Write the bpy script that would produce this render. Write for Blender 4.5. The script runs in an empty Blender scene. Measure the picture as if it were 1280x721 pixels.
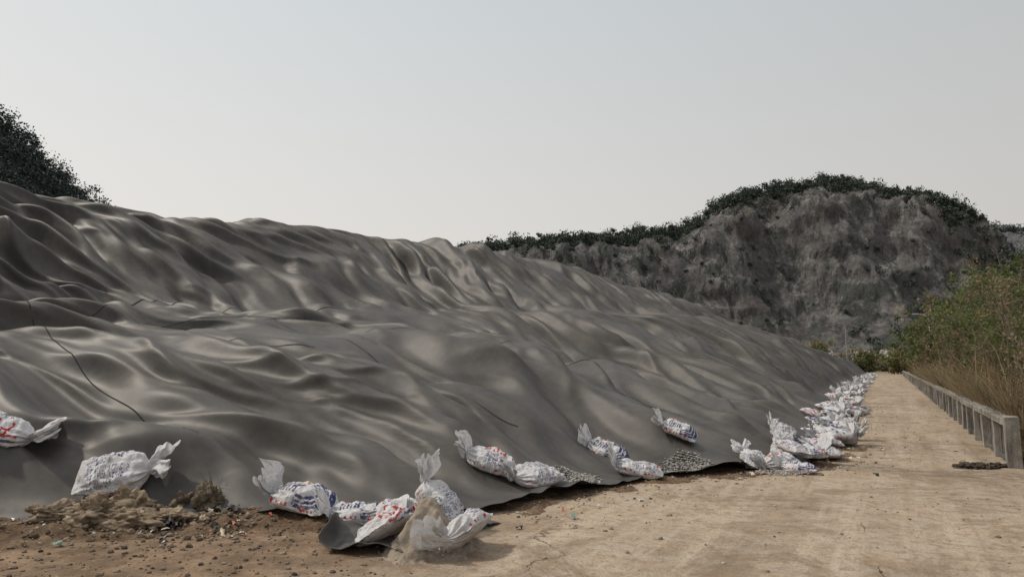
import bpy, math, random
import numpy as np
from mathutils import Vector, Matrix, noise as mnoise
random.seed(4); rng=np.random.default_rng(4)
YAW=math.radians(28.9); C=math.cos(YAW); S=math.sin(YAW)
def c2w(R,D): return R*C-D*S, R*S+D*C   # (right, forward) of view heading -> world

# ---------------------------------------------------------------- helpers
def perlin(x,y,seed=0):
    x=np.asarray(x,float); y=np.asarray(y,float)
    xi=np.floor(x).astype(np.int64); yi=np.floor(y).astype(np.int64)
    xf=x-xi; yf=y-yi
    def g(ix,iy,dx,dy):
        h=(ix*374761393+iy*668265263+seed*144269504)&0xffffffff
        h=((h^(h>>13))*1274126177)&0xffffffff
        a=(h^(h>>16))/4294967296.0*2*np.pi
        return np.cos(a)*dx+np.sin(a)*dy
    u=xf*xf*xf*(xf*(xf*6-15)+10); v=yf*yf*yf*(yf*(yf*6-15)+10)
    n00=g(xi,yi,xf,yf); n10=g(xi+1,yi,xf-1,yf); n01=g(xi,yi+1,xf,yf-1); n11=g(xi+1,yi+1,xf-1,yf-1)
    return 1.5*((n00*(1-u)+n10*u)*(1-v)+(n01*(1-u)+n11*u)*v)
def fbm(x,y,seed=0,o=4):
    r=0;a=1
    for i in range(o):
        r=r+a*perlin(x*2**i,y*2**i,seed+i*7); a*=.5
    return r
def sstep(a,b,x):
    t=np.clip((x-a)/(b-a),0,1); return t*t*(3-2*t)
def mesh_np(name,V,F,mat=None,smooth=True,mats=None,midx=None,col=None):
    V=np.asarray(V,dtype=np.float32); F=np.asarray(F,dtype=np.int32)
    me=bpy.data.meshes.new(name)
    me.vertices.add(len(V)); me.vertices.foreach_set('co',V.ravel())
    n,k=F.shape
    me.loops.add(n*k); me.loops.foreach_set('vertex_index',F.ravel())
    me.polygons.add(n); me.polygons.foreach_set('loop_start',np.arange(n,dtype=np.int32)*k)
    for m in (mats or ([mat] if mat else [])): me.materials.append(m)
    me.update(calc_edges=True)
    me.polygons.foreach_set('use_smooth',np.full(n,smooth))
    if midx is not None: me.polygons.foreach_set('material_index',np.asarray(midx,dtype=np.int32))
    if col is not None:
        ca=me.color_attributes.new('Col','FLOAT_COLOR','POINT')
        c4=np.ones((len(V),4),np.float32); c4[:,:3]=col; ca.data.foreach_set('color',c4.ravel())
    me.update()
    return me
def add(name,me,parent=None):
    o=bpy.data.objects.new(name,me); bpy.context.scene.collection.objects.link(o)
    if parent: o.parent=parent
    return o
def gridF(n,m):
    i=np.arange(n-1)[:,None]; j=np.arange(m-1)[None,:]
    a=(i*m+j).ravel(); return np.stack([a,a+m,a+m+1,a+1],1)
class Acc:
    def __init__(s): s.V=[];s.F=[];s.M=[];s.C=[];s.n=0
    def add(s,V,F,m=0,c=None):
        V=np.asarray(V,float);F=np.asarray(F,int)
        s.V.append(V);s.F.append(F+s.n);s.M.append(np.full(len(F),m));s.n+=len(V)
        s.C.append(np.ones((len(V),3)) if c is None else np.broadcast_to(np.asarray(c,float),(len(V),3)))
    def mesh(s,name,mats,smooth=True,col=False):
        return mesh_np(name,np.concatenate(s.V),np.concatenate(s.F),smooth=smooth,mats=mats,midx=np.concatenate(s.M),col=np.concatenate(s.C) if col else None)
def box(cx,cy,z0,z1,wx,wy,j=0):
    P=np.array([[x,y,z] for z in(z0,z1) for x,y in((-1,-1),(1,-1),(1,1),(-1,1))],float)
    P[:,0]=P[:,0]*wx/2+cx;P[:,1]=P[:,1]*wy/2+cy
    if j: P+=rng.normal(0,j,P.shape)
    F=[[0,3,2,1],[4,5,6,7],[0,1,5,4],[1,2,6,5],[2,3,7,6],[3,0,4,7]]
    return P,np.array(F)
def tube(pts,rad,k=6):
    pts=np.asarray(pts,float);n=len(pts);V=[]
    for i in range(n):
        t=pts[min(i+1,n-1)]-pts[max(i-1,0)]; t/=np.linalg.norm(t)+1e-9
        a=np.cross(t,[0.3,.9,.1]); a/=np.linalg.norm(a)+1e-9; b=np.cross(t,a)
        for q in range(k):
            th=2*np.pi*q/k; V.append(pts[i]+rad[i]*(a*math.cos(th)+b*math.sin(th)))
    F=[[i*k+q,i*k+(q+1)%k,(i+1)*k+(q+1)%k,(i+1)*k+q] for i in range(n-1) for q in range(k)]
    return np.array(V),np.array(F)
def leaves(cen,rad,n,size,flat=.8):
    m=len(cen); idx=np.repeat(np.arange(m),n)
    d=rng.normal(size=(m*n,3)); d/=np.linalg.norm(d,axis=1)[:,None]
    r=rng.random(m*n)**.45
    P=cen[idx]+d*(rad[idx]*r)[:,None]*np.array([1,1,flat])
    a=rng.normal(size=P.shape); a/=np.linalg.norm(a,axis=1)[:,None]
    b=np.cross(a,rng.normal(size=P.shape)); b/=np.linalg.norm(b,axis=1)[:,None]
    s=size*(.6+.8*rng.random(len(P)))[:,None]
    V=np.stack([P-a*s,P+b*s*.55,P+a*s,P-b*s*.55],1).reshape(-1,3)
    F=np.arange(len(V)).reshape(-1,4)
    t=rng.random(m)[idx]*.6+rng.random(len(P))*.4
    return V,F,np.repeat(t,4)[:,None]*np.ones(3)
ICO=None
def ico():
    global ICO
    if ICO is None:
        p=(1+5**.5)/2
        v=np.array([[-1,p,0],[1,p,0],[-1,-p,0],[1,-p,0],[0,-1,p],[0,1,p],[0,-1,-p],[0,1,-p],[p,0,-1],[p,0,1],[-p,0,-1],[-p,0,1]],float)
        v/=np.linalg.norm(v[0])
        f=np.array([[0,11,5],[0,5,1],[0,1,7],[0,7,10],[0,10,11],[1,5,9],[5,11,4],[11,10,2],[10,7,6],[7,1,8],[3,9,4],[3,4,2],[3,2,6],[3,6,8],[3,8,9],[4,9,5],[2,4,11],[6,2,10],[8,6,7],[9,8,1]])
        ICO=(v,f)
    return ICO
def stones(P,sz,name,mat):
    v,f=ico();V=[];F=[];Cc=[]
    for i,(p,s) in enumerate(zip(P,sz)):
        q=v*(1+rng.normal(0,.17,(12,1)))*s*np.array([1,.6+.5*rng.random(),.45+.35*rng.random()])
        a=rng.random()*6.28; R=np.array([[math.cos(a),-math.sin(a),0],[math.sin(a),math.cos(a),0],[0,0,1]])
        V.append(q@R.T+p);F.append(f+12*i);Cc.append(np.full((12,3),rng.random()))
    return mesh_np(name,np.concatenate(V),np.concatenate(F),mat,smooth=False,col=np.concatenate(Cc))

# ---------------------------------------------------------------- materials
class NT:
    def __init__(s,name):
        s.m=bpy.data.materials.new(name); s.m.use_nodes=True; s.t=s.m.node_tree; s.t.nodes.clear()
        s.out=s.n('ShaderNodeOutputMaterial'); s.b=s.n('ShaderNodeBsdfPrincipled'); s.l(s.b.outputs[0],s.out.inputs[0])
        s.geo=s.n('ShaderNodeNewGeometry'); s.pos=s.geo.outputs['Position']
    def n(s,t): return s.t.nodes.new(t)
    def l(s,a,b): s.t.links.new(a,b)
    def noise(s,scale,detail=4,rough=.55,vec=None,dist=0):
        n=s.n('ShaderNodeTexNoise'); n.inputs['Scale'].default_value=scale; n.inputs['Detail'].default_value=detail
        n.inputs['Roughness'].default_value=rough; n.inputs['Distortion'].default_value=dist
        s.l(vec or s.pos,n.inputs['Vector']); return n.outputs['Fac']
    def mapv(s,scale,rot=(0,0,0),vec=None):
        n=s.n('ShaderNodeMapping'); n.inputs['Scale'].default_value=scale; n.inputs['Rotation'].default_value=rot
        s.l(vec or s.pos,n.inputs['Vector']); return n.outputs[0]
    def ramp(s,f,stops):
        n=s.n('ShaderNodeValToRGB'); e=n.color_ramp.elements
        while len(e)<len(stops): e.new(.5)
        for x,(p,c) in zip(e,stops):
            x.position=p; x.color=(c,c,c,1) if not hasattr(c,'__len__') else (*c,1)
        s.l(f,n.inputs[0]); return n.outputs[0]
    def mix(s,f,a,b,mode='MIX'):
        n=s.n('ShaderNodeMix'); n.data_type='RGBA'; n.blend_type=mode
        for v,i in((f,n.inputs[0]),(a,n.inputs[6]),(b,n.inputs[7])):
            if hasattr(v,'is_output'): s.l(v,i)
            elif hasattr(v,'__len__'): i.default_value=(*v,1)
            else: i.default_value=v
        return n.outputs[2]
    def math(s,op,a,b=0.):
        n=s.n('ShaderNodeMath'); n.operation=op
        for v,i in((a,n.inputs[0]),(b,n.inputs[1])):
            if hasattr(v,'is_output'): s.l(v,i)
            else: i.default_value=v
        return n.outputs[0]
    def bump(s,h,dist,st=1.,prev=None):
        n=s.n('ShaderNodeBump'); n.inputs['Distance'].default_value=dist; n.inputs['Strength'].default_value=st
        s.l(h,n.inputs['Height'])
        if prev: s.l(prev,n.inputs['Normal'])
        return n.outputs[0]
    def attr(s,name='Col'):
        n=s.n('ShaderNodeAttribute'); n.attribute_name=name; return n.outputs['Color']
    def sep(s,v=None):
        n=s.n('ShaderNodeSeparateXYZ'); s.l(v or s.pos,n.inputs[0]); return n.outputs
    def fin(s,col,rough=.9,normal=None,spec=.3):
        for v,i in((col,s.b.inputs['Base Color']),(rough,s.b.inputs['Roughness'])):
            if hasattr(v,'is_output'): s.l(v,i)
            elif hasattr(v,'__len__'): i.default_value=(*v,1)
            else: i.default_value=v
        s.b.inputs['Specular IOR Level'].default_value=spec
        if normal: s.l(normal,s.b.inputs['Normal'])
        return s.m

def m_sheet():
    t=NT('geomembrane')
    a=t.noise(.55,5,.6); b=t.noise(6,6,.65)
    st=t.noise(1,5,.6,t.mapv((1.2,7,1.2),(0,0,.35)))
    d=t.ramp(t.math('MULTIPLY',a,t.math('ADD',b,.5)),[(.38,0),(.72,1)])
    col=t.mix(d,(.043,.040,.038),(.078,.069,.061))
    col=t.mix(t.math('MULTIPLY',t.ramp(st,[(.5,0),(.75,1)]),.3),col,(.105,.092,.08))
    rough=t.math('ADD',t.math('MULTIPLY',t.noise(2.2,4),.14),.46)
    nb=t.bump(t.noise(3.5,3,.5),.012,.5); nb=t.bump(t.noise(60,3,.6),.002,.5,nb)
    return t.fin(col,rough,nb,.34)
def m_road():
    t=NT('concrete_dusty')
    a=t.noise(.35,6,.6); b=t.noise(3,6,.7); c=t.noise(45,3,.7)
    col=t.mix(t.ramp(a,[(.38,0),(.62,1)]),(.25,.187,.13),(.41,.315,.225))
    col=t.mix(t.ramp(b,[(.42,0),(.60,1)]),col,t.mix(.6,col,(.40,.345,.28)))
    long=t.noise(1,6,.7,t.mapv((2.2,.10,1)))
    col=t.mix(t.math('MULTIPLY',t.ramp(long,[(.50,0),(.60,1)]),.55),col,(.46,.385,.295))
    col=t.mix(t.math('MULTIPLY',t.ramp(long,[(.36,1),(.44,0)]),.45),col,(.18,.138,.095))
    cross=t.noise(.7,7,.75,None,.8)
    col=t.mix(t.math('MULTIPLY',t.ramp(cross,[(.52,0),(.60,1)]),.6),col,(.175,.128,.086))
    mot=t.noise(9,5,.75)
    col=t.mix(t.math('MULTIPLY',t.ramp(mot,[(.38,1),(.50,0)]),.5),col,(.15,.112,.08))
    col=t.mix(t.math('MULTIPLY',t.ramp(c,[(.35,1),(.5,0)]),.45),col,(.13,.10,.07))
    x,y,z=t.sep()
    sy_=t.math('ABSOLUTE',t.math('ADD',t.math('SUBTRACT',y,12.3),t.math('MULTIPLY',t.math('SUBTRACT',t.noise(1.1,5,.7),.5),3.)))
    sm=t.math('MULTIPLY',t.ramp(t.math('MULTIPLY',sy_,.5),[(.03,1),(.28,0)]),t.ramp(t.noise(4,5,.75),[(.40,0),(.60,1)]))
    col=t.mix(t.math('MULTIPLY',sm,.7),col,(.10,.078,.055))
    dv=t.n('ShaderNodeTexNoise'); dv.inputs['Scale'].default_value=1.4; dv.inputs['Detail'].default_value=6; t.l(t.pos,dv.inputs['Vector'])
    vm=t.n('ShaderNodeVectorMath'); vm.operation='MULTIPLY_ADD'; t.l(dv.outputs['Color'],vm.inputs[0]); vm.inputs[1].default_value=(.9,.9,.9); t.l(t.pos,vm.inputs[2])
    vo=t.n('ShaderNodeTexVoronoi'); vo.feature='DISTANCE_TO_EDGE'; vo.inputs['Scale'].default_value=.33; t.l(vm.outputs[0],vo.inputs['Vector'])
    cr=t.ramp(vo.outputs['Distance'],[(0,1),(.0035,0)])
    cr=t.math('MULTIPLY',cr,t.ramp(t.noise(.6,3),[(.5,0),(.62,1)]))
    col=t.mix(t.math('MULTIPLY',cr,.5),col,(.09,.07,.05))
    jy=t.math('ABSOLUTE',t.math('SUBTRACT',t.math('FRACT',t.math('MULTIPLY',t.math('ADD',y,t.math('MULTIPLY',t.noise(2,3),.08)),.2)),.5))
    jm=t.ramp(jy,[(0,1),(.0035,0)]); jm=t.math('MULTIPLY',jm,t.ramp(t.noise(1.1,3),[(.45,0),(.55,1)]))
    col=t.mix(t.math('MULTIPLY',jm,.6),col,(.10,.08,.06))
    e=t.math('ADD',t.math('MULTIPLY',x,-1.),t.math('MULTIPLY',y,-.15))
    e=t.math('ADD',e,t.math('MULTIPLY',t.math('SUBTRACT',t.noise(1.3,6,.65),.5),3.2))
    sf=t.n('ShaderNodeMapRange'); sf.inputs['From Min'].default_value=2.0; sf.inputs['From Max'].default_value=3.7; t.l(e,sf.inputs['Value'])
    soil=t.mix(t.ramp(b,[(.42,0),(.66,1)]),(.105,.068,.042),(.25,.168,.106))
    col=t.mix(t.math('MULTIPLY',sf.outputs[0],.88),col,soil)
    h=t.math('SUBTRACT',t.math('ADD',t.math('ADD',b,t.math('MULTIPLY',mot,.5)),t.math('MULTIPLY',c,.3)),cr)
    return t.fin(col,.93,t.bump(h,.03,.9),.2)
def m_soil():
    t=NT('soil'); b=t.noise(4,7,.7); c=t.noise(30,4,.7)
    col=t.mix(t.ramp(b,[(.38,0),(.66,1)]),(.09,.059,.038),(.235,.162,.104))
    col=t.mix(t.math('MULTIPLY',t.ramp(c,[(.4,1),(.55,0)]),.5),col,(.06,.042,.03))
    return t.fin(col,.97,t.bump(t.math('ADD',b,t.math('MULTIPLY',c,.4)),.05,1),.15)
def m_ground():
    t=NT('ground'); a=t.noise(.12,6,.65); b=t.noise(2,6,.7)
    col=t.mix(t.ramp(a,[(.4,0),(.6,1)]),(.20,.155,.10),(.11,.115,.06))
    col=t.mix(t.ramp(b,[(.4,0),(.7,.6)]),col,(.29,.23,.15))
    return t.fin(col,.97,t.bump(b,.05,.8),.15)
def m_rockhill(haze):
    t=NT('hill_rock')
    vv=t.mapv((.05,.05,.09),(.5,.55,0))
    a=t.noise(1,10,.74,vv,.6); b=t.noise(.35,8,.75); c=t.noise(.028,5,.6); e=t.noise(1.6,4,.75)
    vs=t.noise(1,8,.75,t.mapv((.26,.26,.03),(.22,.15,0)),.5)
    col=t.ramp(a,[(.34,(.105,.098,.093)),(.45,(.175,.161,.15)),(.54,(.26,.242,.226)),(.62,(.46,.435,.41))])
    col=t.mix(t.ramp(vs,[(.40,.85),(.50,0)]),col,(.075,.069,.068))
    col=t.mix(t.ramp(vs,[(.55,0),(.64,.6)]),col,(.42,.40,.375))
    col=t.mix(t.ramp(b,[(.40,.7),(.52,0)]),col,(.095,.086,.082))
    col=t.mix(t.math('MULTIPLY',t.ramp(e,[(.47,0),(.60,1)]),.35),col,(.40,.375,.35))
    col=t.mix(t.ramp(c,[(.50,0),(.60,.5)]),col,(.15,.12,.10))
    veg=t.math('MULTIPLY',t.ramp(t.noise(.09,9,.78),[(.515,0),(.55,1)]),.8)
    col=t.mix(veg,col,(.066,.072,.056))
    col=t.mix(haze,col,(.25,.28,.32))  # aerial haze painted into the rock colour as a blue-grey tint, set per hill
    n1=t.bump(a,4.,.8); n1=t.bump(vs,3.,1.,n1); n1=t.bump(b,1.8,.9,n1); n1=t.bump(e,.5,.8,n1)
    return t.fin(col,.97,n1,.1)
def m_leaf(name,c0,c1,trans=.25):
    t=NT(name); a=t.attr(); col=t.mix(a,c0,c1)
    m=t.fin(col,.75,None,.2)
    if trans:
        tr=t.n('ShaderNodeBsdfTranslucent'); t.l(col,tr.inputs[0]); mx=t.n('ShaderNodeMixShader'); mx.inputs[0].default_value=trans
        t.l(t.b.outputs[0],mx.inputs[1]); t.l(tr.outputs[0],mx.inputs[2]); t.l(mx.outputs[0],t.out.inputs[0])
    return m
def m_conc(name,c0,c1):
    t=NT(name); b=t.noise(5,7,.7); s=t.noise(1,5,.7,t.mapv((6,6,.8)))
    col=t.mix(t.ramp(b,[(.38,0),(.66,1)]),c0,c1)
    col=t.mix(t.ramp(s,[(.46,0),(.62,.7)]),col,(.06,.056,.05))
    return t.fin(col,.95,t.bump(b,.02,.7),.2)
def m_bag():
    t=NT('woven_sack'); a=t.attr(); d=t.noise(7,6,.7); d2=t.noise(30,3,.6)
    col=t.mix(t.math('MULTIPLY',t.ramp(d,[(.46,0),(.70,1)]),.5),a,(.40,.34,.26))
    w=t.n('ShaderNodeTexWave'); w.inputs['Scale'].default_value=60; w.inputs['Distortion'].default_value=1
    tc=t.n('ShaderNodeTexCoord'); t.l(tc.outputs['Object'],w.inputs['Vector'])
    nb=t.bump(t.noise(10,5,.65),.05,.9); nb=t.bump(w.outputs[1],.0012,.4,nb); nb=t.bump(d2,.008,.8,nb)
    m=t.fin(col,.55,nb,.3)
    tr=t.n('ShaderNodeBsdfTranslucent'); t.l(col,tr.inputs[0]); mx=t.n('ShaderNodeMixShader'); mx.inputs[0].default_value=.22
    t.l(t.b.outputs[0],mx.inputs[1]); t.l(tr.outputs[0],mx.inputs[2]); t.l(mx.outputs[0],t.out.inputs[0])
    return m
def m_tint(name,c0,c1,rough=.9):
    t=NT(name); return t.fin(t.mix(t.attr(),c0,c1),rough,t.bump(t.noise(40,4,.7),.006,.8),.2)
def m_flat(name,c0,c1,sc=8,rough=.9,bd=.02):
    t=NT(name); b=t.noise(sc,6,.7); return t.fin(t.mix(t.ramp(b,[(.38,0),(.64,1)]),c0,c1),rough,t.bump(b,bd,.8),.25)

MS=m_sheet(); MR=m_road(); MSO=m_soil(); MG=m_ground(); MB=m_bag()
SEAM=m_flat('seam',(.014,.014,.014),(.028,.026,.024))
SAND=m_flat('sand',(.20,.165,.13),(.32,.27,.215),22,.95,.02)

# ---------------------------------------------------------------- ground, road
n=160; g=np.sinh(np.linspace(-7.2,7.2,n))*2200/np.sinh(7.2)
gx,gy=np.meshgrid(g,g,indexing='ij')
gz=.25*sstep(3,6,gx)*sstep(200,60,np.abs(gy))+.06*perlin(gx*.5,gy*.5,3)*sstep(2.2,3,gx)-.02
add('ground',mesh_np('ground',np.stack([gx,gy,gz],-1).reshape(-1,3),gridF(n,n),MG))
xs=np.linspace(-9,1.75,60); ys=np.concatenate([np.arange(-6,30,.3),np.arange(30,150,2)])
rx,ry=np.meshgrid(xs,ys,indexing='ij')
wid=np.interp(ry,[-6,10.5,13.2,150],[7.5,7.0,1.75,1.75])
rx2=-9+(rx+9)/(10.75)*(wid+9)
add('road',mesh_np('road',np.stack([rx2,ry,.006+0*rx],-1).reshape(-1,3),gridF(len(xs),len(ys)),MR))

# ---------------------------------------------------------------- covered landfill mound (geomembrane)
TY=[-8,0,2,3.5,4.3,4.9,5.4,5.8,6.4,7.6,9.7,10.6,11.3,12.9,18,40,130]
TX=[-15,-10.5,-8.8,-7.5,-7.0,-6.1,-5.3,-4.7,-3.95,-3.5,-2.9,-2.2,-1.5,-.95,-1.1,-1.6,-2.3]
def toe(y): return np.interp(y,TY,TX)+.10*perlin(y*1.3,0*y+.5,11)+.04*perlin(y*4,0*y+.5,12)
Yl=[-5.]
while Yl[-1]<128: Yl.append(Yl[-1]+.031*(1+max(Yl[-1],0)/22.))
Yv=np.array(Yl)
Sl=[0.]
while Sl[-1]<60: Sl.append(Sl[-1]+.032+(.0010*Sl[-1] if Sl[-1]<22 else .02*(Sl[-1]-20.9)))
Sv=np.array(Sl); nY=len(Yv); nS=len(Sv)
T=toe(Yv)
Z=np.zeros((nY,nS))
for i,y in enumerate(Yv):
    f=float(sstep(9,32,y)); L=lambda a,b:a+(b-a)*f
    xe=T[i]; end=float(1-.9*sstep(66,112,y))
    b0=L(-14.8,-8.2); b1=L(-16.4,-10.6); p0=L(-22.3,-16); p1=L(-26,-20)
    kx=[xe,xe-.5,xe-1.4,xe+(b0-xe)*.6,b0,b1,p0,p1,-44,-80]
    kz=[.02,.07,.34,L(1.75,2.4),L(2.7,3.75)*(.35+.65*end),L(2.8,4.0)*(.3+.7*end),L(6.5,7.1)*end,L(7.2,7.6)*end,L(7.1,7.4)*end,5*end]
    Z[i]=np.interp(-(T[i]-Sv),[-k for k in kx],kz)
def blur(Z,k,ax):
    ker=np.hanning(k+2)[1:-1]; ker/=ker.sum()
    P=np.concatenate([np.repeat(np.take(Z,[0],ax),k//2,ax),Z,np.repeat(np.take(Z,[-1],ax),k//2,ax)],ax)
    return np.apply_along_axis(lambda r:np.convolve(r,ker,'valid'),ax,P)
Z=blur(Z,25,1); Z=blur(Z,21,0)
YY=np.repeat(Yv[:,None],nS,1); SS=np.repeat(Sv[None,:],nY,0); XX=T[:,None]-SS
Z+= sstep(1,6,SS)*(.28*perlin(XX*.16,YY*.13,21)+.18*perlin(XX*.33+YY*.12,YY*.28,22))
Z+= .45*np.exp(-(((XX+7.6)/2.6)**2+((YY-12.5)/3.6)**2))*sstep(.6,3,SS)
Z-= .45*np.exp(-(((XX+7.5)/3.5)**2+((YY-19)/3.)**2))*sstep(1,3,SS)
w1=perlin(XX*.22,YY*.22,31); w2=perlin(XX*.2,YY*.2,32); w4=perlin(XX*.5,YY*.5,34)
cell=.032*(1+np.maximum(YY,0)/22.)
def fam(ang,lam,st,seed,kind,wa=.7,e0=.002,wd=.16):
    ang=math.radians(ang)
    X=XX+w1*wa*1.2+w4*.15; Y=YY+w2*wa*1.2-w4*.15
    d=(math.cos(ang),math.sin(ang))
    a=X*d[0]+Y*d[1]; b=-X*d[1]+Y*d[0]
    ph=b/lam+.28*perlin(a/(lam*3),b/(lam*2),seed+50)
    nn=perlin(ph,a/(lam*st),seed)
    eps=np.maximum(e0,(1.1*cell/lam)**2)
    if kind=='r': return .5-1.5*np.sqrt(nn*nn+eps)
    if kind=='v': return 1.5*np.sqrt(nn*nn+eps)-.5
    if kind=='c': return np.exp(-np.sqrt(nn*nn+eps)/wd)      # narrow crease, taut sheet between
    return nn
near=1-sstep(12,26,YY)
head=np.degrees(np.arctan2(-XX,np.maximum(YY,.1)))
lower=1-sstep(14.5,17.5,-XX)
hd=head+6*w4
cen_=[20,35,48,61]; ang_=[-29,-12,11,29]
W=[np.clip(1-np.abs(np.clip(hd,20,61)-c_)/13.5,0,1) for c_ in cen_]; tot=sum(W)+1e-6; W=[sstep(0.05,.95,q/tot) for q in W]
M=[sstep(-.2,.25,perlin(XX*.28+q*7,YY*.28,41+q)) for q in range(4)]
soft=(1-sstep(9,15,YY))*lower
fd=0
for k,(wq,an) in enumerate(zip(W,ang_)):
    s0=61+k*20
    if k==0:
        f=.50*fam(an,.95,10,s0,'r')*(.6+.4*M[0])+.38*fam(an+7,.85,9,s0+1,'v')*(1-.4*M[0])+.26*fam(an-7,.66,11,s0+2,'c')*(.3+.7*M[1])
    else:
        big=.48*fam(an,1.35,7,s0+3,'r')*(.4+.6*M[k])+.38*fam(an+12,1.2,6,s0+4,'v')*(1-.6*M[k])
        sm=.22*fam(an-8,.85,9,s0+5,'c')*(.3+.7*M[(k+1)%4])+.14*fam(an+8,.58,9,s0+8,'c')*M[(k+3)%4]
        up=.46*fam(an+3,1.0,8,s0+6,'r')*(.4+.6*M[(k+2)%4])+.32*fam(an-8,.85,7,s0+7,'v')
        f=big*soft+up*(1-soft)+sm
    fd=fd+wq*f
fine=1-sstep(22,40,YY)
fd=fd+fine*.06*fam(-18,.40,10,166,'c')*M[2]*(1-sstep(35,50,head))+fine*.06*fam(22,.42,10,169,'c')*M[3]*sstep(38,50,head)
fd=fd+.10*fam(-32,.5,4,190,'r')*np.exp(-((SS-1.2)/1.0)**2)
amp=.26+.84*sstep(.1,2.0,SS)
benchX=np.interp(YY,[10,32],[-15.6,-9.3])
amp*=1-.2*np.exp(-((XX-benchX)/1.2)**2)
platX=np.interp(YY,[10,32],[-22.3,-16])
amp*=1-.45*sstep(0,3,platX+.8-XX)
amp*=1+.12*sstep(14,26,YY)
amp*=1-.5*sstep(80,115,YY)
fold=blur(blur(fd*amp,3,0),3,1)
Z+=fold
Z+= near*.2*np.exp(-((XX-benchX+1.0+.5*w4)/.45)**2)*sstep(-.2,.2,perlin(YY*.3,XX*0+.3,90))
Z=np.maximum(Z,.022+.02*perlin(XX*2,YY*2,8)*sstep(0,.4,SS))
edge_lift=(.05+.07*perlin(Yv*.9,Yv*0+.5,71)+.03*perlin(Yv*3,Yv*0+.5,72))
Z+=np.clip(edge_lift,0,.2)[:,None]*np.exp(-SS/.35)
lean=fold*.6*sstep(.8,2.5,SS)
PX=XX+lean; PY=YY-lean*.7
V=np.stack([PX,PY,Z],-1).reshape(-1,3)
mound=add('plastic_covered_mound',mesh_np('plastic_covered_mound',V,gridF(nY,nS)[:,::-1],MS))
def hs(x,y):
    i=int(np.clip(np.searchsorted(Yv,y),0,nY-1)); s=T[i]-x
    if s<=0: return 0.02
    return float(np.interp(s,Sv,Z[i]))
def nrm(x,y,e=.16):
    n=Vector((hs(x-e,y)-hs(x+e,y),hs(x,y-e)-hs(x,y+e),2*e)); n.normalize(); return n
def seam(pts,name,w=.014):
    P=[];
    for k in range(len(pts)-1):
        (x0,y0),(x1,y1)=pts[k],pts[k+1]; m=max(2,int(math.hypot(x1-x0,y1-y0)/.04))
        for q in range(m): P.append((x0+(x1-x0)*q/m,y0+(y1-y0)*q/m))
    A=np.array(P); kk=np.hanning(25); kk/=kk.sum()
    A=np.stack([np.convolve(np.pad(A[:,c],12,'edge'),kk,'valid') for c in(0,1)],1); P=[tuple(p) for p in A]
    V=[]
    for k,(x,y) in enumerate(P):
        a=P[max(k-1,0)];b=P[min(k+1,len(P)-1)]; tx,ty=b[0]-a[0],b[1]-a[1]; l=math.hypot(tx,ty)+1e-6
        wob=.04*math.sin(k*.03)+.015*math.sin(k*.11)
        nx,ny=-ty/l,tx/l
        for sg in(-1,1):
            u,v=x+nx*(wob+sg*w/2),y+ny*(wob+sg*w/2)
            i0=int(np.clip(np.searchsorted(Yv,v)-1,0,nY-2)); fr=(v-Yv[i0])/(Yv[i0+1]-Yv[i0])
            q=[]
            for ii in(i0,i0+1):
                s=T[ii]-u; q.append((np.interp(s,Sv,Z[ii]),np.interp(s,Sv,lean[ii])))
            lz=q[0][0]*(1-fr)+q[1][0]*fr; ll=q[0][1]*(1-fr)+q[1][1]*fr
            V.append((u+ll,v-ll*.7,lz+.012))
    o=add(name,mesh_np(name,V,gridF(len(P),2),SEAM)); o.parent=mound
seam([(-7.3,5.5),(-9.3,5.7),(-11.6,6.0),(-13.6,6.4)],'seam_1')
seam([(-13.8,6.6),(-13.9,8.5),(-13.2,10.0),(-12.0,11.2)],'seam_2')
seam([(-5.0,9.3),(-6.8,9.5),(-8.6,9.9),(-10.5,10.4)],'seam_3')
seam([(-7.0,12.8),(-8.4,12.2),(-9.9,11.2)],'seam_4')
seam([(-16.2,9.0),(-16.4,11.5),(-15.4,14),(-14.6,16)],'seam_5',.03)
seam([(-10.9,8.6),(-10.0,9.2),(-9.3,9.4)],'seam_6')
seam([(-5.0,16),(-8.0,17.2),(-11.0,18.5)],'seam_7',.02)
seam([(-3.2,12.6),(-5.0,13.4),(-7.0,14.6)],'seam_8',.016)
nu,nv=50,60
u,v=np.meshgrid(np.linspace(0,1,nu),np.linspace(0,1,nv),indexing='ij')
FL,FR,BR,BL=[np.array(p) for p in((-4.42,4.48),(-3.62,4.72),(-3.55,6.2),(-5.2,5.9))]
P=((1-u)*(1-v))[...,None]*FL+(u*(1-v))[...,None]*FR+(u*v)[...,None]*BR+((1-u)*v)[...,None]*BL
P[...,1]+=.06*perlin(u*4,v*0+.4,80)*(1-v)
z=.03+.05*fbm(P[...,0]*2.4,P[...,1]*2.4,81,3)+.03
z+=.24*np.clip(1-u/.16,0,1)**1.3*np.exp(-((v-.22)/.22)**2)+.05*np.clip(1-v/.1,0,1)*(perlin(u*5,u*0+.3,83)+.3)
z=np.maximum(z,.012)
P[...,0]+=.10*np.clip(1-u/.16,0,1)**2*np.exp(-((v-.22)/.22)**2)
fl=add('flap',mesh_np('flap',np.concatenate([P,z[...,None]],-1).reshape(-1,3),gridF(nu,nv),MS),mound)
fm=fl.modifiers.new('t','SOLIDIFY'); fm.thickness=.006

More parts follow.
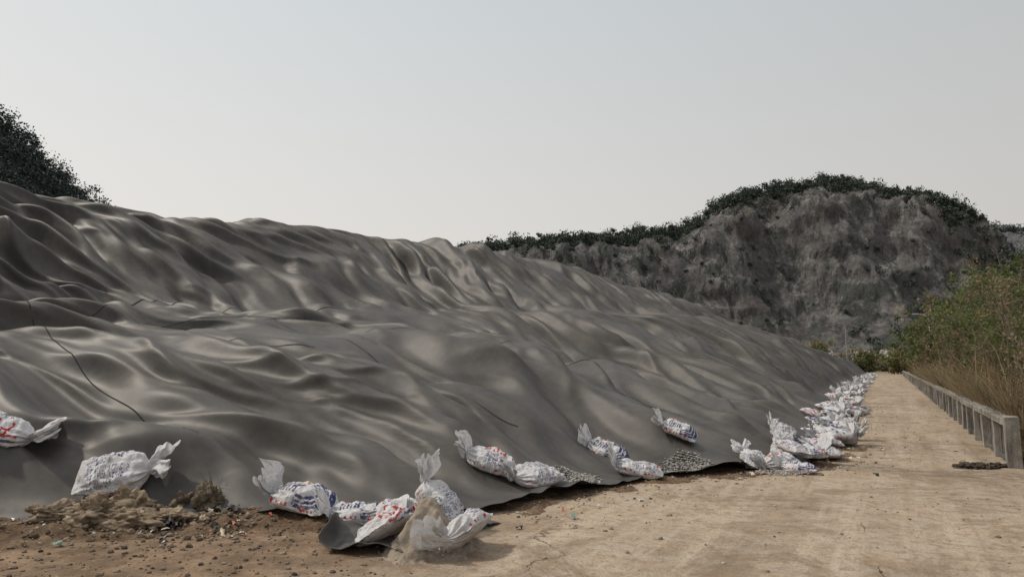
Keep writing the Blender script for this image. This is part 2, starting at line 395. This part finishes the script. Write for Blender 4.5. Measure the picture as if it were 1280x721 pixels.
xs=np.arange(-12,0,.04); ys=np.arange(-3,16,.04); sx,sy=np.meshgrid(xs,ys,indexing='ij')
d=toe(sy)-sx
m=sstep(-1.7,-.1,d)*sstep(-3.9,-5.2,sx+.8*perlin(sx*.9,sy*.9,91))
m=np.maximum(m,.62*sstep(-.75,-.02,d+.45*fbm(sx*1.4,sy*1.4,97,3)))
sz=-.06+.13*m+.06*fbm(sx*1.6,sy*1.6,92,5)*m+.02*fbm(sx*9,sy*9,95,3)*m
sz=np.where(d>.7,-.1,sz)
add('soil',mesh_np('soil',np.stack([sx,sy,sz],-1).reshape(-1,3),gridF(len(xs),len(ys)),MSO))
def soilz(x,y):
    i=int(np.clip((x+12)/.04,0,len(xs)-1));j=int(np.clip((y+3)/.04,0,len(ys)-1)); return max(.006,float(sz[i,j]))

# ---------------------------------------------------------------- sandbags
FONT={'X':"101101010101101",'I':"111010010010111",'M':"101111111101101",'A':"010101111101101",'N':"111101101101101",'G':"111100101101111",
'P':"110101110100100",'C':"111100100100111",'B':"110101110101110",'4':"101101111001001",'0':"111101101101111",' ':"000000000000000",'5':"111100111001111",'K':"101110100110101"}
def bmp(s):
    A_=np.zeros((5,4*len(s)),bool)
    for k,ch in enumerate(s):
        A_[:,k*4:k*4+3]=np.array([c=='1' for c in FONT[ch]]).reshape(5,3)
    return A_
def txt(x,a,x0,a0,h,s):
    B_=bmp(s); c=h/5; ix=np.floor((x-x0)/c).astype(int); iy=np.floor((a-a0)/(c*1.15)).astype(int)
    ok=(ix>=0)&(ix<B_.shape[1])&(iy>=0)&(iy<5)
    return ok&B_[4-np.clip(iy,0,4),np.clip(ix,0,B_.shape[1]-1)]
def bag(Nu,Nv,seed,var=0):
    r=random.Random(seed)
    U=np.linspace(0,1,Nu); W=np.linspace(0,2*np.pi,Nv,endpoint=False)
    u,v=np.meshgrid(U,W,indexing='ij')
    ku=[0,.03,.10,.25,.45,.60,.68,.73,.76,.80,.87,.94,1.0]
    kw=[.17,.20,.225,.24,.25,.23,.17,.085,.045,.085,.135,.15,.165]
    kh=[.012,.04,.10,.14,.145,.13,.10,.06,.04,.06,.09,.09,.08]
    w=np.interp(U,ku,kw); h=np.interp(U,ku,kh)
    ker=np.hanning(max(3,Nu//24)|1)+.01; ker/=ker.sum(); k=len(ker)//2
    w=np.convolve(np.pad(w,k,'edge'),ker,'valid'); h=np.convolve(np.pad(h,k,'edge'),ker,'valid')
    cs=np.cos(v);sn=np.sin(v)
    y=w[:,None]*np.sign(cs)*np.abs(cs)**.82; z=h[:,None]*np.sign(sn)*np.abs(sn)**.9
    z=np.where(z<0,z*.65,z)
    tuft=sstep(.76,.85,u); neck=np.exp(-((u-.70)/.10)**2)
    star=1+tuft*.35*np.sin(v*4+seed+3*u)+tuft*.25*np.sin(v*9+seed*2)+tuft*.3*perlin(v*1.3,u*12,seed)+neck*.14*np.sin(v*13+seed)
    y*=star;z*=star
    L=.93; x=u*L-.36
    x=x+tuft*(.05*np.sin(v*3+seed)+.05*np.sin(v*2+2*seed)+.03*np.sin(v*7))
    body=1-sstep(.70,.78,u)
    nn=fbm(u*6+seed*3.1,np.cos(v)*1.6+seed,seed,3)*.028+fbm(u*3.2+seed,np.sin(v)*1.1+cs,seed+9,2)*.028
    z=z+nn*body*(sn>-.2)*np.minimum(1,h[:,None]/.06); y=y+nn*.8*body*cs
    y=y+.03*np.sign(cs)*np.exp(-u/.04)*np.abs(cs)**3
    ang=r.uniform(.5,1.25); q=np.clip(x-.32,0,None)
    x=np.where(q>0,.32+q*math.cos(ang),x)
    z=z+q*math.sin(ang)*1.0
    y=y+q*r.uniform(-.6,.6)+.25*q*np.sin(q*14+seed)
    z=z+.02*np.sin(x*5+seed)
    V=np.stack([x,y,z],-1)
    xa=u*L; arc=(v-np.pi/2)*.15
    col=np.ones(V.shape)*np.array([.68,.68,.70])
    blue=np.array([.035,.05,.16]); red=np.array([.48,.035,.03])
    mb=np.zeros(u.shape,bool); mr=np.zeros(u.shape,bool)
    if var==0:
        for k in range(8): mb|=txt(xa,arc,.10+.02*(k%3),-.20+k*.048,.034,"XI MANG PCB40 50KG"[:15-(k%4)*2])
        mr|=txt(xa,arc,.12,.22,.08,"PCB40"); mr|=txt(xa,arc,.10,-.34,.10,"XI MANG")
    elif var==1:
        for c0 in(.095,.135,.18): 
            e=np.abs(np.hypot((xa-.30)/1.5,(arc+.02))-c0); mb|=(e<.013+.008*(c0>.15))&(xa<.33)
        mb|=txt(xa,arc,.36,-.10,.10,"MAN")
        for k in range(3): mb|=txt(xa,arc,.10,.20+k*.042,.030,"XI MANG PCB40")
        mr|=txt(xa,arc,.40,.06,.12,"XI"); mr|=txt(xa,arc,.08,-.34,.12,"XI MAN")
        mb|=txt(xa,arc,.1,-.44,.06,"XI MANG PC")
    else:
        mr|=txt(xa,arc,.08,.0,.14,"PCB4"); mr|=txt(xa,arc,.08,-.36,.13,"XI MA")
        for k in range(4): mb|=txt(xa,arc,.1,-.17+k*.04,.028,"XI MANG PCB40 50")
        e=np.abs(arc-.25-.05*np.sin(xa*9)); mb|=(e<.018)&(xa>.06)&(xa<.6)
        mr|=(np.abs(arc-.19-.05*np.sin(xa*9))<.016)&(xa>.06)&(xa<.6)
    mb&=u<.68; mr&=u<.68
    wear=fbm(u*25,v*5,seed+3,2)>-.45
    col[mb&wear]=blue; col[mr&wear]=red
    dust=(sstep(.03,-.09,z)*.55)[...,None]*body[...,None]
    col=col*(1-dust)+np.array([.36,.28,.20])*dust
    i=np.arange(Nu-1)[:,None]; j=np.arange(Nv)[None,:]
    a=(i*Nv+j).ravel(); b=(i*Nv+(j+1)%Nv).ravel()
    F=np.stack([a,b,b+Nv,a+Nv],1)
    return V.reshape(-1,3),F,col.reshape(-1,3)
BM=[]
for k in range(9):
    V,F,c=bag(130,150,k+1,k%3); BM.append(mesh_np('sack',V,F,MB,col=c))
def place(x,y,head,k,sc=1.,lift=0.,roll=0.,pitch=0.,flat=False,name='sandbag'):
    nz=Vector((0,0,1)) if flat else nrm(x,y,.25)
    z=(hs(x,y) if not flat else 0.02)
    f=Vector((math.cos(head),math.sin(head),0)); f=(f-nz*f.dot(nz)).normalized(); s=nz.cross(f)
    M=Matrix((f,s,nz)).transposed().to_4x4()
    M=M@Matrix.Rotation(roll,4,'X')@Matrix.Rotation(pitch,4,'Y')
    o=add(name,BM[k%9]); o.matrix_world=Matrix.Translation((x,y,z+.07*sc+lift))@M@Matrix.Diagonal((sc,sc,sc,1)); return o
rt=28.9
def H(a): return math.radians(rt+a)
NB=[(-7.42,4.55,15,0,1.04,.03),(-5.45,5.35,160,1,1.0,.02),
 (-4.45,7.5,170,2,.92,0),(-3.95,7.75,215,3,.94,.03),(-3.95,10.25,150,4,.96,0),(-3.2,9.5,165,5,.95,.02),(-3.0,10.9,155,7,.8,0),
 (-8.7,4.0,10,2,1.,0),
 (-1.95,11.35,100,0,.76,0),(-1.6,11.35,200,2,.78,.03),(-1.3,11.2,150,4,.74,0),(-1.62,12.2,60,5,.78,.04),(-1.2,12.1,20,1,.76,.02),(-1.06,12.9,140,3,.78,0),
 (-1.45,11.8,110,6,.76,.16),(-1.25,13.6,40,2,.76,.02),(-1.15,14.6,170,0,.78,.02),(-1.9,14.4,150,6,.64,0),(-1.7,12.9,190,1,.72,.1)]
for (x,y,a,k,sc,l) in NB: place(x,y,H(a),k,sc,l)
place(-4.75,5.45,H(185),4,.86,.03,flat=True)
place(-4.35,5.65,H(20),2,.82,.05,flat=True)
place(-4.02,4.98,H(75),2,.84,.08,flat=True,roll=-.65)
place(-3.32,5.15,H(-115),8,.88,.07,flat=True,roll=.7)
place(-3.80,5.5,H(150),3,.84,.20,flat=True,pitch=-.8)
acc=Acc(); LB=[bag(26,26,k+20,k%3) for k in range(6)]
y=15.2
while y<118:
    for q in range(2 if y<60 else 1):
        x=float(toe(np.array(y)))-random.uniform(-.05,.75)+(0.1 if y<30 else .0); yy=y+random.uniform(-.3,.3)
        V,F,c=LB[random.randrange(6)]; sc=random.uniform(.68,.9)
        nz=nrm(x,yy,.3); hd_=random.uniform(0,6.28); f=Vector((math.cos(hd_),math.sin(hd_),0)); f=(f-nz*f.dot(nz)).normalized(); s=nz.cross(f)
        R=np.array([list(f),list(s),list(nz)])
        P=(V*sc)@R+np.array([x,yy,hs(x,yy)+.06+(random.random()<.3)*.16])
        acc.add(P,F,0,c)
    y+=random.uniform(.35,.8) if y>30 else random.uniform(.35,1.0)
o=add('sandbag_row',acc.mesh('sandbag_row',[MB],True,True))

def heap(name,cx,cy,rx_,ry_,h,mat,seed,z0=.02,n=70):
    u,v=np.meshgrid(np.linspace(-1.2,1.2,n),np.linspace(-1.2,1.2,n),indexing='ij')
    r=np.hypot(u,v)+.22*perlin(u*2.2,v*2.2,seed)
    z=z0-.03+(h+.03)*(1-sstep(-.15,1.05,r))+.03*fbm(u*5,v*5,seed+3,4)*(r<1)
    z=np.where(r>=1.05,z0-.035,z)
    return add(name,mesh_np(name,np.stack([cx+u*rx_,cy+v*ry_,z],-1).reshape(-1,3),gridF(n,n),mat))
heap('sand_pile',-3.62,5.08,.38,.46,.42,SAND,5,.04)
GR=m_tint('gravel',(.16,.15,.14),(.42,.40,.37))
def gravel(name,cx,cy,ax,ay,n,s,zf):
    P=[];Q=[]
    for i in range(n):
        a=rng.random()*6.28;r=rng.random()**.5*(.75+.25*rng.random()); x=cx+ax*r*math.cos(a);y=cy+ay*r*math.sin(a)+.25*(x-cx)
        P.append((x,y,zf(x,y)+.02*(1-r)+.004)); Q.append(s*(.4+1.1*rng.random()**1.5))
    return add(name,stones(np.array(P),Q,name,GR))
gravel('gravel_pile',-3.80,8.6,.36,.42,750,.014,hs)
gravel('gravel_pile',-2.75,10.3,.42,.42,800,.015,hs)
gravel('gravel_pile',-1.6,11.0,.5,.35,500,.016,hs)
P=[];Q=[]
for i in range(3800):
    y=rng.random()**1.6*30+2; x=-5+6.4*rng.random() if rng.random()<.35 else float(toe(np.array(y)))+rng.exponential(.35)
    if x>5: continue
    P.append((x,y,soilz(x,y)+.006 if (y<15.9 and x<-.1) else .012)); Q.append(.004+.022*rng.random()**3)
add('pebbles',stones(np.array(P),Q,'pebbles',m_tint('pebble',(.08,.06,.042),(.38,.31,.24))))

# ---------------------------------------------------------------- rubble and dirty cloth by the left sacks
CL=m_flat('dirty_cloth',(.12,.085,.055),(.32,.255,.185),6,.95,.03)
PL=m_flat('dark_plastic',(.015,.015,.015),(.06,.055,.05),9,.5,.02)
RK=m_flat('earth_clod',(.09,.072,.05),(.24,.19,.135),14,.95,.05)
def lump(name,x,y,z,sx_,sy_,sz_,mat,seed,sub=40,rough=.35,fr=1.6,rot=0):
    th,ph=np.meshgrid(np.linspace(0,np.pi,sub),np.linspace(0,2*np.pi,sub*2,endpoint=False),indexing='ij')
    D=np.stack([np.sin(th)*np.cos(ph),np.sin(th)*np.sin(ph),np.cos(th)],-1).reshape(-1,3)
    r=np.array([1+rough*(mnoise.noise(Vector(p*fr)+Vector((seed,0,0)))+.6*abs(mnoise.noise(Vector(p*fr*2.3)+Vector((seed,3,0))))+.3*mnoise.noise(Vector(p*fr*5)+Vector((seed,7,0)))) for p in D])
    P=D*r[:,None]*np.array([sx_,sy_,sz_]); c,s=math.cos(rot),math.sin(rot)
    P=np.stack([P[:,0]*c-P[:,1]*s,P[:,0]*s+P[:,1]*c,P[:,2]],1)+np.array([x,y,z])
    i=np.arange(sub-1)[:,None];j=np.arange(sub*2)[None,:];m2=sub*2
    a=(i*m2+j).ravel();b=(i*m2+(j+1)%m2).ravel()
    return P,np.stack([a,a+m2,b+m2,b],1)
a=Acc()
for (x,y,sx_,sy_,sz_,sd_,ro) in[(-6.95,4.12,.26,.16,.15,1,.6),(-6.65,4.2,.30,.15,.12,2,.3),(-7.3,3.9,.20,.14,.10,3,.9),(-6.35,4.5,.18,.12,.07,4,.2),(-6.85,4.42,.2,.13,.15,6,1.)]:
    a.add(*lump('c',x,y,soilz(x,y)+sz_*.45,sx_,sy_,sz_,CL,sd_,60,.8,1.2,ro))
add('dirty_cloth',a.mesh('dirty_cloth',[CL]))
# crumpled scraps of black sheet among the rubble
a=Acc()
for k in range(12):
    x=-6.5+rng.normal(0,.55); y=4.45+rng.normal(0,.22)+(x+6.5)*.28; s_=.07+.11*rng.random(); n3=16
    u,v=np.meshgrid(np.linspace(-1,1,n3),np.linspace(-1,1,n3),indexing='ij'); th=rng.random()*6.28
    h_=.35*fbm(u*1.3+k*5,v*1.3,200+k,3)
    e_=1+.25*perlin(u*2+k,v*2,220+k)
    a.add(np.stack([x+s_*e_*(u*math.cos(th)-v*.6*math.sin(th)),y+s_*e_*(u*math.sin(th)+v*.6*math.cos(th)),soilz(x,y)+.035+s_*h_],-1).reshape(-1,3),gridF(n3,n3))
add('plastic_scraps',a.mesh('plastic_scraps',[PL]))
V,F=lump('r',-6.45,4.98,.17,.13,.12,.16,RK,9,50,.6,1.8,.4); add('rock',mesh_np('rock',V,F,RK))
V,F=lump('r',-6.72,4.9,.12,.11,.1,.10,RK,12,30,.6,1.8,.4); add('rock',mesh_np('rock',V,F,RK))
P=[];Q=[]
for i in range(520):
    x=-6.5+rng.normal(0,.65);y=4.35+rng.normal(0,.3)+(x+6.5)*.25; P.append((x,y,soilz(x,y)+.01));Q.append(.008+.045*rng.random()**3)
for i in range(2200):
    x=-8.5+5*rng.random();y=2.3+rng.random()*2.8; P.append((x,y,soilz(x,y)+.004));Q.append(.004+.026*rng.random()**4)
add('rubble',stones(np.array(P),Q,'rubble',m_tint('rubble',(.05,.036,.026),(.26,.20,.145))))
a=Acc()
cols=[(.6,.6,.6),(.4,.1,.08),(.6,.58,.52),(.12,.2,.15),(.05,.05,.06),(.5,.42,.3),(.4,.36,.3),(.5,.48,.44)]
for i in range(150):
    if i<95: x=-6.5+rng.normal(0,.6);y=4.3+rng.normal(0,.28)+(x+6.5)*.25; z=soilz(x,y)+.02
    else: y=5+rng.random()*10; x=float(toe(np.array(y)))+rng.random()*1.2; z=soilz(x,y)+.012 if x<-.1 else .02
    s=.012+.03*rng.random()**2; n3=4
    u,v=np.meshgrid(np.linspace(-1,1,n3),np.linspace(-1,1,n3),indexing='ij'); th=rng.random()*6.28
    w=rng.normal(0,.3,u.shape)
    Px=x+s*(u*math.cos(th)-v*.6*math.sin(th))+w*s*.4;Py=y+s*(u*math.sin(th)+v*.6*math.cos(th)); Pz=z+s*(w+.3*rng.normal()*u+.3)
    a.add(np.stack([Px,Py,Pz],-1).reshape(-1,3),gridF(n3,n3),0,cols[rng.integers(8)])
t=NT('scrap'); MSC=t.fin(t.attr(),.5,None,.4)
add('litter',a.mesh('litter',[MSC],True,True))
a=Acc()
for k in range(14):
    x=1.05+rng.normal(0,.2);y=13.1+rng.normal(0,.16); a.add(*lump('d',x,y,.02,.09,.07,.035,None,k+30,16,1.2,2,rng.random()*3))
add('debris',a.mesh('debris',[m_flat('debris',(.03,.025,.02),(.10,.08,.06))]))

# ---------------------------------------------------------------- low precast wall
W1=m_conc('post_concrete',(.21,.20,.18),(.36,.34,.31)); W2=m_conc('panel_concrete',(.08,.076,.07),(.19,.18,.165))
a=Acc(); y=13.4; X0=1.60
while y<125:
    dx=random.uniform(-.015,.015)
    a.add(*box(X0+dx,y,0,.79 if y<13.5 else .64,.20,.24 if y<13.5 else .20,.006),0)
    a.add(*box(X0+.02,y+.75,.02,.10,.10,1.3,.004),1)
    a.add(*box(X0+dx*.5,y+.79,.645,.745,.20,1.36,.006),0)
    for k in range(5):
        if random.random()<.95: a.add(*box(X0+.03,y+.23+k*.26,.10,.64,.07,.13,.005),1)
    a.add(*box(X0+.12,y+.75,.10,.50,.03,1.3,.004),1)
    y+=1.5
wl=add('concrete_wall',a.mesh('concrete_wall',[W1,W2],False)); bv=wl.modifiers.new('b','BEVEL'); bv.width=.012; bv.segments=1

# ---------------------------------------------------------------- roadside vegetation
BK=m_flat('bark',(.10,.085,.065),(.20,.17,.13),20)
LG=m_leaf('shrub_leaf',(.045,.067,.023),(.165,.195,.065),.3); LD=m_leaf('dry_leaf',(.15,.10,.06),(.31,.235,.14),.3)
def shrub(x,y,h,rad,nleaf,dry=.15,size=.055):
    a=Acc(); cen=[];rr=[]
    for b in range(11):
        az=rng.random()*6.28; sp=rad*(.2+.8*rng.random()); hh=h*(.4+.6*rng.random())
        p=[np.array([x,y,0.])]
        for k in range(1,7):
            q=k/6; p.append(np.array([x+math.cos(az)*sp*q**1.2+rng.normal(0,.05),y+math.sin(az)*sp*q**1.2+rng.normal(0,.05),hh*q]))
        a.add(*tube(p,[.035*(1-.85*k/6) for k in range(7)],5),0)
        for k in range(1,7):
            for s in range(3):
                d=rng.normal(size=3); d[2]=abs(d[2])*.8; d*=rad*.34/np.linalg.norm(d)
                e=p[k]+d; a.add(*tube([p[k],p[k]+d*.5+[0,0,.05],e+d*.4],[.012,.008,.003],4),0)
                cen.append(e);rr.append(rad*(.10+.15*rng.random()))
    cen=np.array(cen);rr=np.array(rr); isd=rng.random(len(cen))<dry
    for mk,mi in((~isd,1),(isd,2)):
        if mk.any():
            V,F,c=leaves(cen[mk],rr[mk],max(1,nleaf//len(cen)),size,1.1); a.add(V,F,mi,c)
    add('shrub',a.mesh('shrub',[BK,LG,LD],False,True))
for (x,y,h,r,n_,d,s) in[(2.7,14.6,2.0,.8,3000,.7,.035),(2.9,15.8,2.5,.9,4000,.5,.035),(3.1,17.6,3.1,1.1,5000,.35,.035),(4.2,19.5,4.0,1.5,6500,.2,.04),(3.0,21.3,3.5,1.1,5500,.3,.04),(4.8,23,4.8,1.8,7500,.1,.045),(3.5,24.6,4.4,1.4,6500,.15,.045),(5.4,29,5.0,2.0,6500,.1,.055),(3.9,27.2,4.7,1.6,6500,.15,.05),
   (3.4,31,4.5,1.4,5500,.2,.055),(3.8,35,5.0,1.7,6500,.15,.06),(4.9,40,5.8,2.2,6000,.1,.07),(3.4,45,5.2,1.7,5000,.25,.08),(4.4,54,6.4,2.4,5000,.15,.1),(3.4,64,5.8,2.0,4000,.3,.12),
   (2.8,19.0,3.6,1.2,500,1.,.04),(3.3,28.5,5.2,1.6,500,1.,.05),(2.8,38,4.8,1.5,500,1.,.07),
   (4.6,75,7,3,5000,.25,.15),(3.6,90,6.5,2.8,4000,.25,.18),(8,26,5.2,2.3,5000,.1,.06),(9,38,6,2.8,5000,.1,.09),(-4,128,4,3,2500,.4,.2),(-12,135,5,4,2500,.4,.25),(4,120,6,3.5,3000,.25,.22),(1,140,4,3.5,2200,.4,.25)]:
    shrub(x,y,h,r,n_,d,s)
def blades(N,fx,h0,h1,wd):
    V=[]
    P=np.array([fx() for _ in range(N)]); cl=.45+.85*np.clip(perlin(P[:,0]*.9,P[:,1]*.7,7)+.4,0,1)
    az=rng.random(N)*6.28; h=(h0+(h1-h0)*rng.random(N)**1.3)*cl; ln=h*(.2+.75*rng.random(N)); wv=wd*(.6+.8*rng.random(N))*(1+P[:,1]/25)
    wx,wy=-np.sin(az)*wv,np.cos(az)*wv; K=4
    for k in range(K+1):
        q=k/K; cx=P[:,0]+np.cos(az)*ln*q*q; cy=P[:,1]+np.sin(az)*ln*q*q; cz=h*(q-.25*q**3); ww=(1-q*.92)
        V.append(np.stack([np.stack([cx-wx*ww,cy-wy*ww,cz],-1),np.stack([cx+wx*ww,cy+wy*ww,cz],-1)],1))
    V=np.stack(V,1).reshape(N,-1,3); nv_=V.shape[1]
    F=np.array([[2*k,2*k+1,2*k+3,2*k+2] for k in range(K)])
    F=(F[None]+(np.arange(N)*nv_)[:,None,None]).reshape(-1,4)
    tt=np.clip(.5*rng.random(N)+.5*(perlin(P[:,0]*1.1,P[:,1]*.8,17)+.5),0,1)
    c=np.repeat(tt,nv_)[:,None]*np.ones(3)
    return V.reshape(-1,3),F,c
GD=m_leaf('dry_grass',(.12,.082,.05),(.37,.275,.17),.3); GG=m_leaf('green_grass',(.05,.07,.028),(.17,.18,.07),.3)
a=Acc()
V,F,c=blades(24000,lambda:(1.78+rng.exponential(.8),10.6+rng.random()**1.6*50),.5,1.7,.006); a.add(V,F,0,c)
V,F,c=blades(4000,lambda:(1.9+rng.exponential(1.2),11.0+rng.random()**1.8*60),1.4,3.0,.008); a.add(V,F,0,c)
V,F,c=blades(13000,lambda:(1.9+rng.exponential(1.3),11.5+rng.random()*60),.5,1.9,.009); a.add(V,F,1,c)
add('dry_grass',a.mesh('dry_grass',[GD,GG],False,True))
a=Acc()
for k in range(9):
    d=np.array([rng.normal(0,.12),rng.normal(0,.12),.22+.15*rng.random()]); b=np.array([-6.55,5.15,.1]); a.add(*tube([b,b+d*.5+[0,0,.03],b+d],[.004,.003,.001],4),0)
V,F,c=leaves(np.array([[-6.5,5.15,.2]]),np.array([.12]),60,.012); a.add(V,F,1,c)
add('weed',a.mesh('weed',[BK,LG],False,True))

# ---------------------------------------------------------------- street lamps
LM=m_flat('lamp_metal',(.30,.30,.29),(.42,.42,.40))
def lamp(x,y,h):
    a=Acc(); a.add(*tube([(x,y,0),(x,y,h*.5),(x,y,h*.93)],[.07,.055,.04],8)); a.add(*tube([(x,y,h*.93),(x-.3,y,h*.98),(x-.8,y,h)],[.035,.03,.03],6))
    P,F=box(x-1.0,y,h-.06,h+.04,.5,.22); a.add(P,F); a.add(*box(x,y,0,.25,.35,.35))
    add('street_lamp',a.mesh('street_lamp',[LM],False))
lamp(3.1,70,6.1); lamp(-6.7,133,9)

# ---------------------------------------------------------------- hills
def hill(name,prof,Dr,Df,Db,step,haze,seed,vegn,allveg=False,Rr=None,rock=1.,rightveg=None):
    pr=np.array(prof); R0,R1=Rr
    R=np.arange(R0,R1,step); D=np.arange(Df-6,Db,step*1.0)
    r,d=np.meshgrid(R,D,indexing='ij')
    Hh=np.interp(r,pr[:,0],pr[:,1])
    dd=d+9*fbm(r*.025,d*.02,seed,3)
    t=np.where(dd<Dr,(dd-Df)/(Dr-Df),1+(dd-Dr)/(Db-Dr))
    g=np.interp(t,[-.1,0,.12,.3,.45,.58,.75,.90,1,1.3,1.7,2],[0,0,.08,.24,.52,.82,.92,.97,1,.9,.5,0])
    rid=1-np.abs(fbm(r*.045+.2*d*.03,d*.03,seed+3,4))*1.3
    fineR=1-np.abs(fbm(r*.16+.4*d*.1,d*.09,seed+21,5))*1.4
    z=Hh*g+rock*(8*(rid-.6)*np.clip(g*1.5,0,1)*(1-.8*sstep(.8,1,g))+3.6*(fineR-.6)*np.clip(g*2,0,1)*(1-.5*sstep(.85,1,g))+1.4*np.abs(fbm(r*.4,d*.4,seed+6,3))*np.clip(g*3,0,1))
    z=np.where(g<=0,-1,z)
    X,Y=c2w(r,d)
    X=X+1.5*rock*perlin(z*.2,r*.1,seed+9); Y=Y+2.5*rock*perlin(z*.15,r*.12,seed+10)
    V=np.stack([X,Y,z],-1).reshape(-1,3)
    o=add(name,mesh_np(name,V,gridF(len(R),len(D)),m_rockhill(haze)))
    fi=fbm(r*.03,d*.03,seed+12,3); f2=fbm(r*.09,d*.09,seed+14,2)
    wgt=np.where((g>.90-.12*fi)&(t<1.15),1.,0)+np.where((g>.1)&(fi>.3)&(t<1.1),.2,0)+.04*(t<1)*(g>.03)
    if rightveg: wgt=wgt+np.where((r>rightveg+6*fi)&(g>.1)&(t<1.1)&(f2>-.3),1.,0)
    if allveg: wgt=np.where((g>.05)&(t<1.3),1.,0)
    wgt=wgt.ravel(); idx=rng.choice(len(wgt),vegn,p=wgt/wgt.sum())
    top=(g.ravel()[idx]>.9)
    cen=V[idx]+np.stack([rng.normal(0,.5,vegn),rng.normal(0,.5,vegn),.6+rng.random(vegn)**1.5*np.where(top,4.2,.8)],1)
    rad=(.9+2.4*rng.random(vegn)**1.8)*np.where(top,1.15,.8)
    return o,cen,rad
main=[(-60,5),(-45,30),(-36,41),(-30,46),(-14,50),(21,53.5),(46,54.5),(65,56),(75,58),(86,64),(92,70),(100,73),(112,76),(128,80),(150,80),(164,77),(180,69),(188,60),(196,48),(205,34),(218,18),(240,4)]
HL=m_leaf('hill_foliage',(.032,.045,.038),(.085,.104,.08),0)
HL2=m_leaf('hill_foliage_far',(.070,.088,.090),(.125,.142,.138),0)  # distance haze put into the leaf colour: paler and bluer than the nearer hill
HL3=m_leaf('hill_foliage_left',(.026,.040,.044),(.062,.083,.078),0)
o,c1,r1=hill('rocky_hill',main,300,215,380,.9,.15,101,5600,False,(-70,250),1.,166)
V,F,c=leaves(c1,r1,58,.42); add('hill_trees',mesh_np('hill_trees',V,F,HL,False,col=c))
sec=[(180,10),(215,52),(244,71),(263,78),(275,80),(287,79),(306,75),(340,76),(420,60)]
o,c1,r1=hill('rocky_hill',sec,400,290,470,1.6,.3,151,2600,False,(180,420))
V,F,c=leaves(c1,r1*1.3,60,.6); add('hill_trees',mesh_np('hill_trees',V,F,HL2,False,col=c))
left=[(-180,70),(-130,58),(-108,52),(-101,48),(-94,40),(-91,36.5),(-87,33.5),(-83,30),(-79,20),(-70,8),(-60,0)]
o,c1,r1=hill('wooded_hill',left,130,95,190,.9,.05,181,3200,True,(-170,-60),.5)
V,F,c=leaves(c1,r1*.85,70,.25); add('hill_trees',mesh_np('hill_trees',V,F,HL3,False,col=c))
cen=[];
for i in range(700):
    R=rng.uniform(60,330);D=rng.uniform(165,215); x,y=c2w(R,D); cen.append((x,y,rng.random()*2.5))
cen=np.array(cen); V,F,c=leaves(cen,1+1.8*rng.random(len(cen)),60,.35)
add('scrub',mesh_np('scrub',V,F,m_leaf('scrub',(.06,.06,.035),(.17,.15,.09),0),False,col=c))
a=Acc()
for k in range(9):
    x,y=c2w(72+k*3.5+rng.normal(0,1),180+rng.normal(0,4)); a.add(*lump('b',x,y,2.5,2.6,2.2,2.4,None,k+60,18,.5,1.8,rng.random()*3))
add('boulders',a.mesh('boulders',[m_flat('pale_rock',(.2,.19,.17),(.36,.34,.31),.6,.95,.3)],False))

# ---------------------------------------------------------------- light
SH=math.radians(108)  # sun heading, degrees left of +Y
el=math.radians(50)
sd=Vector((-math.sin(SH)*math.cos(el),math.cos(SH)*math.cos(el),math.sin(el)))
L=bpy.data.lights.new('sun','SUN'); L.energy=2.4; L.angle=math.radians(2.5); L.color=(1,.91,.78)
lo=bpy.data.objects.new('sun',L); bpy.context.scene.collection.objects.link(lo); lo.rotation_euler=sd.to_track_quat('Z','Y').to_euler(); lo.location=(0,0,50)
w=bpy.data.worlds.new("World"); bpy.context.scene.world=w; w.use_nodes=True; nt=w.node_tree; nt.nodes.clear()
N=nt.nodes.new; K=nt.links.new
out=N('ShaderNodeOutputWorld'); bg=N('ShaderNodeBackground'); bg.inputs[1].default_value=.1; K(bg.outputs[0],out.inputs[0])
sky=N('ShaderNodeTexSky'); sky.sky_type='NISHITA'; sky.sun_disc=False; sky.sun_elevation=el; sky.sun_rotation=math.atan2(sd.x,sd.y); sky.dust_density=6; sky.air_density=1.2
tc=N('ShaderNodeTexCoord'); sp=N('ShaderNodeSeparateXYZ'); K(tc.outputs['Generated'],sp.inputs[0])
rp=N('ShaderNodeValToRGB'); K(sp.outputs[2],rp.inputs[0]); e=rp.color_ramp.elements
for p,c in((0,(.76,.70,.64)),(.15,(.735,.71,.67)),(.35,(.67,.685,.685)),(.6,(.55,.60,.62))):
    x=e[0] if p==0 else (e[1] if p==.6 else e.new(p)); x.position=p; x.color=(*c,1)
dt=N('ShaderNodeVectorMath'); dt.operation='DOT_PRODUCT'; K(tc.outputs['Generated'],dt.inputs[0]); dt.inputs[1].default_value=(-math.sin(math.radians(85)),math.cos(math.radians(85)),.2)
mr=N('ShaderNodeMapRange'); mr.inputs['From Min'].default_value=-.3; mr.inputs['From Max'].default_value=1; mr.inputs['To Min'].default_value=8.4; mr.inputs['To Max'].default_value=12.2; K(dt.outputs['Value'],mr.inputs['Value'])
sc=N('ShaderNodeVectorMath'); sc.operation='SCALE'; K(rp.outputs[0],sc.inputs[0]); K(mr.outputs[0],sc.inputs['Scale'])
mx=N('ShaderNodeMix'); mx.data_type='RGBA'; mx.inputs[0].default_value=.88; K(sky.outputs[0],mx.inputs[6]); K(sc.outputs[0],mx.inputs[7]); K(mx.outputs[2],bg.inputs[0])

cam=bpy.data.cameras.new('camera'); cam.lens=24; cam.sensor_width=36; cam.clip_end=6000; cam.clip_start=.05
co=bpy.data.objects.new('camera',cam); bpy.context.scene.collection.objects.link(co); co.location=(0,0,1.6); co.rotation_euler=(math.radians(96.4),0,YAW)
s=bpy.context.scene; s.camera=co; s.view_settings.view_transform='Standard'; s.view_settings.look='None'; s.view_settings.exposure=0
